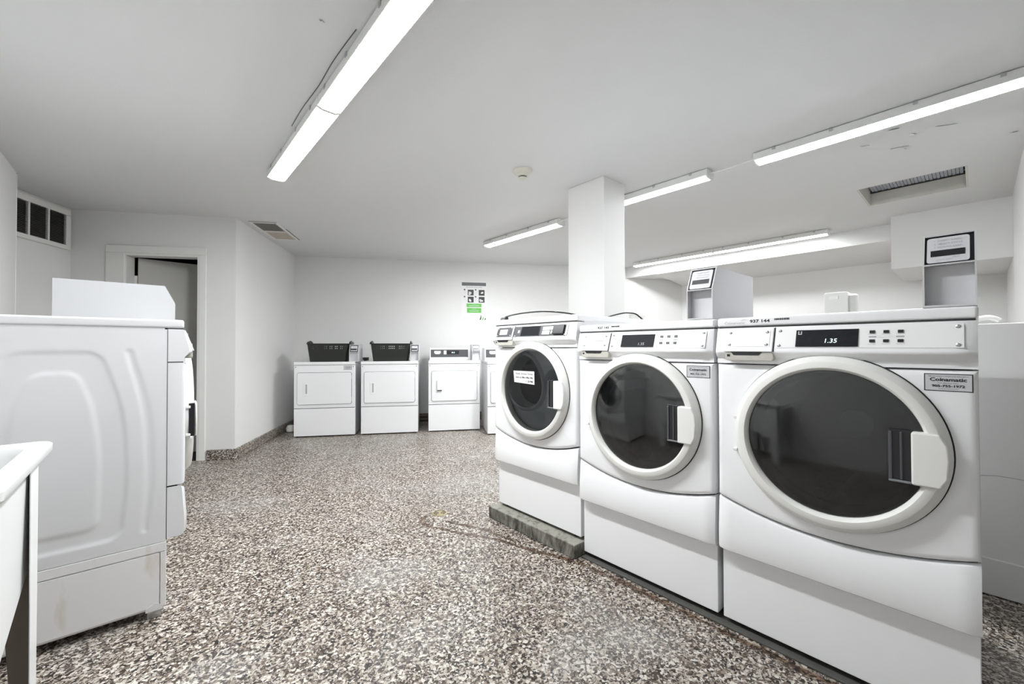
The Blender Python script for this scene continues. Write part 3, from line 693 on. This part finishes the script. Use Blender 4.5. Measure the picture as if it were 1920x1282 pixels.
    if asset:
        sticker(t, .644 if asset == '144' else .640, .994)
        ly = lambda z: .006
        text('lettering', 'Coinamatic', .0105, .065, 1.1875, ly, GREYP, t, width=.074)
        for q in range(3): MB().extr([(.086+.004*q, 1.2005+.0020*q), (.100+.004*q, 1.2025+.0020*q), (.101+.004*q, 1.2035+.0020*q), (.087+.004*q, 1.2013+.0020*q)], 'y', .0052, .006).obj('logo_mark', LGREY, t)
        text('lettering', '937 '+asset, .0110, .154, 1.1915, ly, INK, t, width=.068, bold=.03)
        bw = random.Random(3); x = .203
        mb = MB()
        while x < .250:
            w_ = bw.choice((.0012, .002, .003)); mb.box(x, x+w_, .0052, .006, 1.1975, 1.2045); x += w_+bw.choice((.001, .0016))
        mb.obj('barcode', INK, t)
        box('print_line', .04, .23, .0054, .006, 1.1825, 1.1835, LGREY, t)
    return t
W3 = front_machine((1.735, .701, .03), -pi/2, 'right-hand front-load washer, asset number 937 144, largest in view', 'washer', 'white front-load washers in the right row', 'new', asset='144')
W2 = front_machine((1.735, 1.419, .03), -pi/2, 'middle front-load washer, asset number 937 143, between two others', 'washer', 'white front-load washers in the right row', 'new', asset='143')
W1 = front_machine((1.735, 2.137, .094), -pi/2, 'left washer of the row with handwritten note, on the concrete curb', 'washer', 'white front-load washers in the right row', 'old')
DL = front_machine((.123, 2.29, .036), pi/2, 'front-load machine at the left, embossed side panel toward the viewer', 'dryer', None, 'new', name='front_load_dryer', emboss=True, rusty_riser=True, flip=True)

# note on the left washer's door
def wpt(root, x, y, z): return Vector((root.location.x+y, root.location.y-x, root.location.z+z))
no = thing('paper_note', 'small handwritten paper note taped to the left washer door', 'note', wpt(W1, .316, -.031, .852), -pi/2)
V = [(-.092, 0, .037), (.091, 0, .039), (.093, 0, -.039), (-.084, 0, -.033)]
mesh('paper', V, [(0, 1, 2, 3)], PAPER, no, solid=.0006)
ny_ = lambda z: -.0006
text('lettering', 'Inside Service Ticket', .012, .004, .016, ny_, CHAR, no, width=.150, shear=.15)
text('lettering', 'Sent on Mon May 4th', .012, .004, -.006, ny_, INK, no, width=.150, shear=.1, bold=.01)
text('lettering', '1 30 PM', .012, .050, -.029, ny_, INK, no, width=.056, shear=.1, bold=.01)

# ------------------------------------------------------------------ card reader boxes
def reader(name, loc, rz, label, depth=.465, wd=.109, hh=.222, big=True, paint=None):
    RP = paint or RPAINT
    t = thing(name, label, 'card reader', loc, rz, 'card reader boxes')
    zs, zt, bk = .128*hh/.222, hh, .045
    prof = [(0, 0), (0, zs), (bk, zt), (depth, zt), (depth, 0)]
    tk = .004 if big else .006
    for x in (0, wd-tk): MB().extr(prof, 'x', x, x+tk).obj('side_panel', RP, t)
    MB().box(tk, wd-tk, bk, depth, zt-tk, zt).box(tk, wd-tk, depth-tk, depth, 0, zt-tk).box(tk, wd-tk, 0.0, depth-tk, 0, tk*1.6).obj('shell', RP, t)
    MB().add([(tk, 0-.001, zs-.004), (wd-tk, -.001, zs-.004), (wd-tk, .06, zs-.004), (tk, .06, zs-.004), (tk, -.001, zs+.0), (wd-tk, -.001, zs), (wd-tk, .06, zs), (tk, .06, zs)],
             [(0,3,2,1),(4,5,6,7),(0,1,5,4),(1,2,6,5),(2,3,7,6),(3,0,4,7)]).obj('shelf', RP, t)
    box('lower_back', tk, wd-tk, .032, .036, tk, zs-.004, LGREY, t)
    sy = lambda z: bk*(z-zs)/(zt-zs)
    def sl(nm, x0, x1, z0, z1, m, par, off, th):
        V = [(x, sy(z)+off, z) for x, z in ((x0, z0), (x1, z0), (x1, z1), (x0, z1))]+[(x, sy(z)+off+th, z) for x, z in ((x0, z0), (x1, z0), (x1, z1), (x0, z1))]
        return mesh(nm, V, [(0,1,2,3),(4,7,6,5),(0,4,5,1),(1,5,6,2),(2,6,7,3),(3,7,4,0)], m, par)
    sl('reader_cavity', tk, wd-tk, zs, zt-tk, DARK, t, .010, .003)
    hgt = zt-tk-zs
    P = rrect(.009, wd-.013, zs+.004, zt-tk-.006, .007) if big else rrect(.016, wd-.016, zs+.010, zt-tk-.010, .006)
    V = [(x, sy(z)+.002, z) for x, z in P]+[(x, sy(z)+.010, z) for x, z in P]; n = len(P)
    fp = MB().add(V, [tuple(range(n)), tuple(range(n, 2*n))[::-1]]+[(i, n+i, n+(i+1) % n, (i+1) % n) for i in range(n)]).obj('reader_face', LGREY if not big else mat('reader_face_plastic', (.66, .66, .68), .4, noise=.02), t)
    sl('card_slot', .017, wd-.022, zs+.024*hgt/.09, zs+.043*hgt/.09, DARK, fp, .0005, .003)
    if big:
        yy = lambda z: sy(z)+.0017
        for i, (s_, w_) in enumerate((('1  INSERT CARD', .056), ('2  SELECT CYCLE', .058), ('3  REMOVE CARD', .058))):
            text('lettering', s_, .0052, .024, zs+hgt*.79-.0105*i, yy, GREYP, fp, width=w_, align='LEFT')
        text('lettering', 'DEBITEK', .004, wd-.040, zs+.016, yy, GREYP, fp, width=.014)
        text('lettering', 'LAUNDRY SYSTEM', .003, .045, zs+.011, yy, GREYP, fp, width=.034)
        for x0, x1 in ((.016, .048), (.058, .096)): box('shelf_slot', x0, x1, .012, .0135, zs-.0046, zs-.0040, DARK, t)
        MB().lathe([(.003, -.0015), (.003, 0)], 10, (wd, .012, .012), 'x').obj('screw', STEEL, t)
    return t
reader('card_reader', (1.745, .831, 1.2445), -pi/2, 'white card reader box on top of the middle washer')
reader('card_reader', (1.745, .107, 1.2445), -pi/2, 'white card reader box on top of the right-hand washer')
reader('card_reader', (.112, 2.985, 1.2505), pi/2, 'white slant-front box on top of the left machine, side toward the viewer', paint=BOX_DIM)

# cables and boxes behind the washers
o = MB().tube(bez([(1.79, 2.10, 1.328), (1.83, 2.06, 1.345), (1.90, 1.99, 1.360), (1.99, 1.90, 1.366), (2.10, 1.80, 1.352), (2.22, 1.70, 1.316)], 8), .005).obj('power_cable', DARK)
tag(o, 'black cable with plug lying on top of the left washer', 'cable')
MB().add([(1.765, 2.12, 1.309), (1.81, 2.127, 1.309), (1.815, 2.085, 1.309), (1.775, 2.08, 1.309), (1.775, 2.118, 1.326), (1.812, 2.122, 1.335), (1.815, 2.09, 1.335), (1.782, 2.085, 1.326)],
         [(0,3,2,1),(4,5,6,7),(0,1,5,4),(1,2,6,5),(2,3,7,6),(3,0,4,7)]).obj('plug', DARK, o, bevel=.003)
def dispenser(loc, label, w_, h_, rz=-pi/2):
    t = thing('soap_dispenser', label, 'dispenser', loc, rz, 'white boxes behind the washers')
    MB().extr(rrect(0, w_, 0, h_, .008), 'y', 0, .10).obj('body', PLAS, t, bevel=.003)
    MB().extr(rrect(w_*.22, w_*.62, h_*.80, h_*.90, .005), 'y', -.003, 0).obj('slot', PLATE, t)
    MB().lathe([(.036, 0), (.036, h_*.90), (.028, h_*.94)], 24, (w_+.002, .055, 0)).obj('round_end', PLAS, t, smooth=True)
    MB().lathe([(.003, -.002), (.003, 0)], 8, (.03, 0, .03), 'y').obj('screw', CHAR, t)
    return t
dispenser((2.885, .575, 1.232), 'white plastic box with slot behind the right-hand washer', .105, .200)
dispenser((2.885, 1.850, 1.232), 'small white plastic box behind the middle washer, left of its reader', .09, .160)
o = MB().tube(bez([(2.93, 0.02, 1.251), (2.93, -.03, 1.262), (2.93, -.055, 1.256), (2.93, -.07, 1.2455)], 6), .012, 12).obj('white_hose', PLAS); tag(o, 'white hose end on the partition right of the washers', 'hose')
o = MB().tube(bez([(2.45, 1.86, 1.315), (2.53, 1.79, 1.350), (2.55, 1.72, 1.366), (2.56, 1.65, 1.371), (2.60, 1.59, 1.35), (2.66, 1.55, 1.24), (2.68, 1.54, .9)], 8), .005).obj('power_cable', DARK)
tag(o, 'black cable arching over the rear of the left washer beside the column', 'cable')

# ------------------------------------------------------------------ curb and pads
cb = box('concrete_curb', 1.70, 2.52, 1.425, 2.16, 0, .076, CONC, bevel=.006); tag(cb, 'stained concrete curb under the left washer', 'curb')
pd = box('concrete_pad', 1.747, 2.52, .01, 1.42, 0, .009, mat('grey_pad', (.08, .08, .072), .8, noise=.25, nscale=10, bump=.3), bevel=.003); tag(pd, 'thin grey pad under the middle and right-hand washers', 'pad')

# ------------------------------------------------------------------ floor drain
dn = thing('floor_drain', 'round brass drain grate in the floor before the washers', 'drain', (1.492, 2.433, 0))
MB().lathe([(.052, 0), (.052, .003), (.044, .005), (.044, .003)], 40).obj('rim', BRASS, dn, smooth=True)
MB().lathe([(.044, .0005), (.0001, .0005)], 32, caps=False).obj('sump', DARK, dn)
MB().lathe([(.0445, .002), (.0445, .0035), (.0001, .0040)], 40).obj('grate', BRASS, dn)
mb = MB()
for rr_, nn in ((.014, 6), (.025, 12), (.036, 18)):
    for k in range(nn):
        a = 2*pi*k/nn
        if abs(sin(a+.45)) > .82: continue
        mb.lathe([(.0044, .0036), (.0044, .0046)], 8, (rr_*cos(a), rr_*sin(a), 0))
mb.obj('grate_holes', DARK, dn)
# ------------------------------------------------------------------ far dryers
def far_dryer(s0, f0, wd, label, console, handle, hs=0):
    t = thing('dryer', label, 'dryer', B(s0, f0), -YB, 'white coin dryers along the far wall')
    D = .70
    box('cabinet', 0, wd, .02, D, .012, .905, ENAM, t, bevel=.004)
    box('lower_panel', .002, wd-.002, 0, .02, .014, .357, ENAM, t, bevel=.004)
    box('panel_gap', .004, wd-.004, .012, .0195, .355, .366, GAP, t)
    fp = box('front_panel', .002, wd-.002, 0, .02, .364, .902, ENAM, t, bevel=.004)
    for x in (.022, wd-.022): MB().lathe([(.006, -.002), (.006, 0)], 10, (x, 0, .882), 'y').obj('screw', CHAR, fp)
    box('top_panel', -.001, wd+.001, -.003, D, .906, .945, ENAM, t, bevel=.008, seg=3)
    x0, x1 = .042, wd-.042
    MB().extr(rrect(x0-.004, x1+.004, .406, .813, .026), 'y', -.0008, 0).obj('door_gap', GAP, t)
    dr = MB().extr(rrect(x0, x1, .410, .809, .022), 'y', -.012, -.0002).obj('door', ENAM, t, bevel=.004)
    if handle == 'recess':
        box('handle_plate', .112, .172, -.015, -.011, .522, .678, ENAM, dr, bevel=.003)
        box('handle_recess', .142, .160, -.0158, -.0145, .548, .664, GREYP, dr)
    else:
        box('handle', .112, .180, -.030, -.011, .556, .692, ENAM, dr, bevel=.006)
        box('handle_shadow', .114, .178, -.028, -.012, .546, .556, CHAR, dr)
    for z in (.47, .75): box('hinge', x1-.002, x1+.006, -.008, -.001, z-.025, z+.025, STEEL, dr)
    for x in (.03, wd-.03):
        for y in (.05, D-.05): MB().lathe([(.018, 0), (.018, .008), (.010, .012)], 10, (x, y, 0)).obj('foot', DARK, t)
    if console:
        cy = .38
        c = MB().extr([(cy, .944), (cy+.01, 1.118), (D, 1.118), (D, .944)], 'x', .012, .582).obj('console', ENAM, t, bevel=.006)
        cf = lambda z: cy+.01*(z-.944)/.174
        def pl(nm, a0, a1, z0, z1, m, par, t0=.0015, off=0):
            V = [(x, cf(z)-off-t0, z) for x, z in ((a0, z0), (a1, z0), (a1, z1), (a0, z1))]+[(x, cf(z)-off, z) for x, z in ((a0, z0), (a1, z0), (a1, z1), (a0, z1))]
            return mesh(nm, V, [(0,1,2,3),(4,7,6,5),(0,4,5,1),(1,5,6,2),(2,6,7,3),(3,7,4,0)], m, par)
        pl('console_plate', .028, .560, .985, 1.095, CHAR, c)
        P = [(.078, 1.075), (.168, 1.075), (.168, 1.045), (.150, 1.030), (.096, 1.030), (.078, 1.045)]
        MB().extr(P, 'y', cf(1.05)-.004, cf(1.05)-.001).obj('badge', PLATE, c)
        text('lettering', 'MAYTAG', .010, .123, 1.05, lambda z: cf(1.05)-.004, CHAR, c, width=.066)
        pl('card', .212, .250, 1.026, 1.080, PLATE, c, .001, .0015); pl('display', .252, .430, 1.026, 1.080, DARK, c, .001, .0015)
        text('display_digits', '30.2', .017, .345, 1.044, lambda z: cf(z)-.0026, GLOW, c, width=.046)
    return t
D1 = far_dryer(-1.722, 5.57, .728, 'far dryer in the left wall corner with a sticker, under a laundry basket', False, 'recess')
sticker(D1, .641, .868, -.0002)
D2 = far_dryer(-.924, 5.575, .720, 'second far dryer from the left corner, under a laundry basket', False, 'recess')
D3 = far_dryer(-.071, 5.60, .690, 'third far dryer from the left, dark console, nothing on top', True, 'block')
D4 = far_dryer(.678, 5.26, .690, 'far dryer half hidden behind the left washer', True, 'block')
def small_reader(s, f, z, label): return reader('card_reader', B(s, f, z), -YB, label, depth=.34, wd=.112, hh=.218, big=False)
small_reader(-1.072, 5.60, .9455, 'small card reader on the corner dryer, right of its basket')
small_reader(-.306, 5.605, .9455, 'small card reader on the second far dryer, right of its basket')
small_reader(.532, 5.78, .9455, 'small card reader on the third far dryer, right of its console')

# ------------------------------------------------------------------ laundry baskets
def basket(s, f, z, label, wd):
    t = thing('laundry_basket', label, 'basket', B(s, f, z), -YB, 'dark laundry baskets on the far dryers')
    dp, h = .36, .228
    # outline stations around a rounded rectangle, lofted from base (narrow) to rim (wide)
    per = []
    hx, hy = wd/2, dp/2
    nx, ny = 44, 26
    for k in range(nx): per.append((-hx+wd*k/nx, -hy))
    for k in range(ny): per.append((hx, -hy+dp*k/ny))
    for k in range(nx): per.append((hx-wd*k/nx, hy))
    for k in range(ny): per.append((-hx, hy-dp*k/ny))
    n = len(per); rows = 17; V = []; Fc = []
    for j in range(rows+1):
        k = .885+.115*j/rows
        for x, y in per:
            r = .035; cx = max(abs(x)-(hx-r), 0); cy = max(abs(y)-(hy-r), 0)
            if cx > 0 and cy > 0:
                l = math.hypot(cx, cy); sc = r/max(l, r) if l > r else 1
                x = math.copysign(hx-r+cx*sc, x); y = math.copysign(hy-r+cy*sc, y)
            V.append((x*k, y*k, h*j/rows))
    def hole(i, j):
        if j < 2 or j > 14 or j % 2: return False
        seg = i if i < nx else i-nx if i < nx+ny else i-nx-ny if i < 2*nx+ny else i-2*nx-ny
        L = nx if (i < nx or nx+ny <= i < 2*nx+ny) else ny
        if seg < 4 or seg > L-5: return False
        g = (seg-4) % 12
        if j < 11: return False
        return g not in (0, 11) and seg % 2 == 0 if L == nx else seg % 2 == 0 and abs(seg-L/2) > 1
    for j in range(rows):
        for i in range(n):
            if not hole(i, j): Fc.append((j*n+i, j*n+(i+1) % n, (j+1)*n+(i+1) % n, (j+1)*n+i))
    Fc.append(tuple(range(n))[::-1])
    mesh('basket_wall', V, Fc, BASK, t, solid=.003)
    V2 = []; F2 = []
    rp = [(1.0, h-.006), (1.035, h-.004), (1.04, h+.004), (1.0, h+.006)]
    top = V[rows*n:]
    for k, z in rp:
        for x, y, _ in top: V2.append((x*k, y*k, z))
    for lv in range(4):
        for i in range(n): F2.append((lv*n+i, lv*n+(i+1) % n, ((lv+1) % 4)*n+(i+1) % n, ((lv+1) % 4)*n+i))
    mesh('rim', V2, F2, BASK, t, smooth=True)
    for e in (-1, 1):
        pts = [(e*(hx+.004), -.10+.20*k/12, h+.004+.028*sin(pi*k/12)) for k in range(13)]
        mb = MB().tube(pts, .010, 8)
        mb.obj('handle', BASK, t, smooth=True)
        MB().add([(e*(hx-.008), -.10, h), (e*(hx+.026), -.10, h-.004), (e*(hx+.026), .10, h-.004), (e*(hx-.008), .10, h), (e*(hx-.002), -.09, h+.030), (e*(hx+.020), -.09, h+.026), (e*(hx+.020), .09, h+.026), (e*(hx-.002), .09, h+.030)],
                 [(0,3,2,1),(4,5,6,7),(0,1,5,4),(1,2,6,5),(2,3,7,6),(3,0,4,7)]).obj('handle_grip', BASK, t, bevel=.006)
    return t
basket(-1.338, 5.80, .9465, 'dark plastic laundry basket on the corner dryer', .50)
basket(-.562, 5.80, .9465, 'dark plastic laundry basket on the second far dryer', .50)
# things on and by the far wall
ob = thing('outlet_box', 'dark outlet box on the far wall between the two basket dryers', 'outlet', B(-1.02, SF-.001, .949), -YB)
box('back_box', -.066, .066, -.03, 0, -.031, .031, GAP, ob, bevel=.003)
box('socket', -.055, -.01, -.034, -.03, -.02, .022, DARK, ob); MB().lathe([(.026, -.040), (.026, -.03)], 20, (.03, 0, -.004), 'y').obj('plug', DARK, ob)
for z, r0, lab in ((.035, .016, 'lower brown pipe along the foot of the far wall'), (.088, .014, 'upper brown pipe along the foot of the far wall')):
    o = MB().tube([B(-1.93, SF-.05, z), B(-.6, SF-.05, z), B(1.2, SF-.05, z), B(4.0, SF-.05, z)], r0, 10).obj('pipe', BROWN); tag(o, lab, 'pipe')
o = MB().lathe([(.020, 0), (.050, .01), (.055, .05), (.04, .085), (.0001, .095)], 20).obj('duct_cap', PLAS, smooth=True)
o.location = B(-1.885, 5.98); tag(o, 'pale round cap on the floor left of the corner dryer', 'cap')

# ------------------------------------------------------------------ utility sink at lower left
sk = thing('utility_sink', 'white plastic utility sink on angle legs at the lower left corner', 'sink', (-.48, 1.56, 0))
SX0, SX1, SY0, SY1, SZ = -.255, .267, -.295, .310, .850     # rim, local
def ring4(x0, x1, y0, y1, z, r=.03, n=5): return [(x, y, z) for x, y in rrect(x0, x1, y0, y1, r, n)]
n = 24; V = []; Fc = []
lv = [ring4(SX0+.035, SX1-.028, SY0+.03, SY1-.035, SZ-.028, .03), ring4(SX0+.004, SX1-.004, SY0+.004, SY1-.004, SZ-.030, .03), ring4(SX0, SX1, SY0, SY1, SZ-.024, .03), ring4(SX0, SX1, SY0, SY1, SZ-.006, .03), ring4(SX0+.006, SX1-.006, SY0+.006, SY1-.006, SZ, .03),
      ring4(SX0+.045, SX1-.042, SY0+.045, SY1-.078, SZ-.002, .05), ring4(SX0+.055, SX1-.052, SY0+.055, SY1-.088, SZ-.02, .05), ring4(SX0+.085, SX1-.08, SY0+.085, SY1-.115, SZ-.33, .06)]
for l in lv: V += l
n = len(lv[0])
for a in range(len(lv)-1):
    for i in range(n): Fc.append((a*n+i, a*n+(i+1) % n, (a+1)*n+(i+1) % n, (a+1)*n+i))
Fc.append(tuple(range((len(lv)-1)*n, len(lv)*n)))
mesh('basin', V, Fc, TUB, sk, smooth=True)
# outer walls: side faces hang to a sloping underside
zb = lambda y: .46 if y > 0 else .40
xo, yo = SX1-.030, SY1-.055
V = [(SX0+.03, SY0+.03, SZ-.03), (xo, SY0+.03, SZ-.03), (xo, yo, SZ-.03), (SX0+.03, yo, SZ-.03),
     (SX0+.06, SY0+.12, .36), (xo-.014, SY0+.12, .36), (xo-.014, SY0+.20, .36), (SX0+.06, SY0+.20, .36),
     (xo-.008, yo-.01, .505), (SX0+.04, yo-.01, .505)]
Fc = [(0, 1, 5, 4), (1, 2, 8, 6, 5), (2, 3, 9, 8), (3, 0, 4, 7, 9), (4, 5, 6, 7), (7, 6, 8, 9)]
mesh('tub_shell', V, Fc, TUB, sk, bevel=.006)
for sx, sy in ((1, 1), (1, -1), (-1, 1), (-1, -1)):
    cx = SX1-.024 if sx > 0 else SX0+.02; cy = .245 if sy > 0 else SY0+.03
    w0, w1, d0, d1 = .088, .040, .105, .085      # flange widths top / bottom
    V = [(cx, cy, .012), (cx, cy, SZ-.026), (cx-sx*w0, cy, SZ-.026), (cx-sx*w1, cy, .012), (cx, cy-sy*d0, SZ-.026), (cx, cy-sy*d1, .012)]
    leg = mesh('leg', V, [(0, 1, 4, 5)], TUB, sk, solid=.002)
    mesh('leg_flange', V[:4], [(0, 1, 2, 3)], LEG_SHADE, leg, solid=.002)
    box('leg_foot', min(cx, cx-sx*.05), max(cx, cx-sx*.05), min(cy, cy-sy*.09), max(cy, cy-sy*.09), 0, .012, DARK, leg)
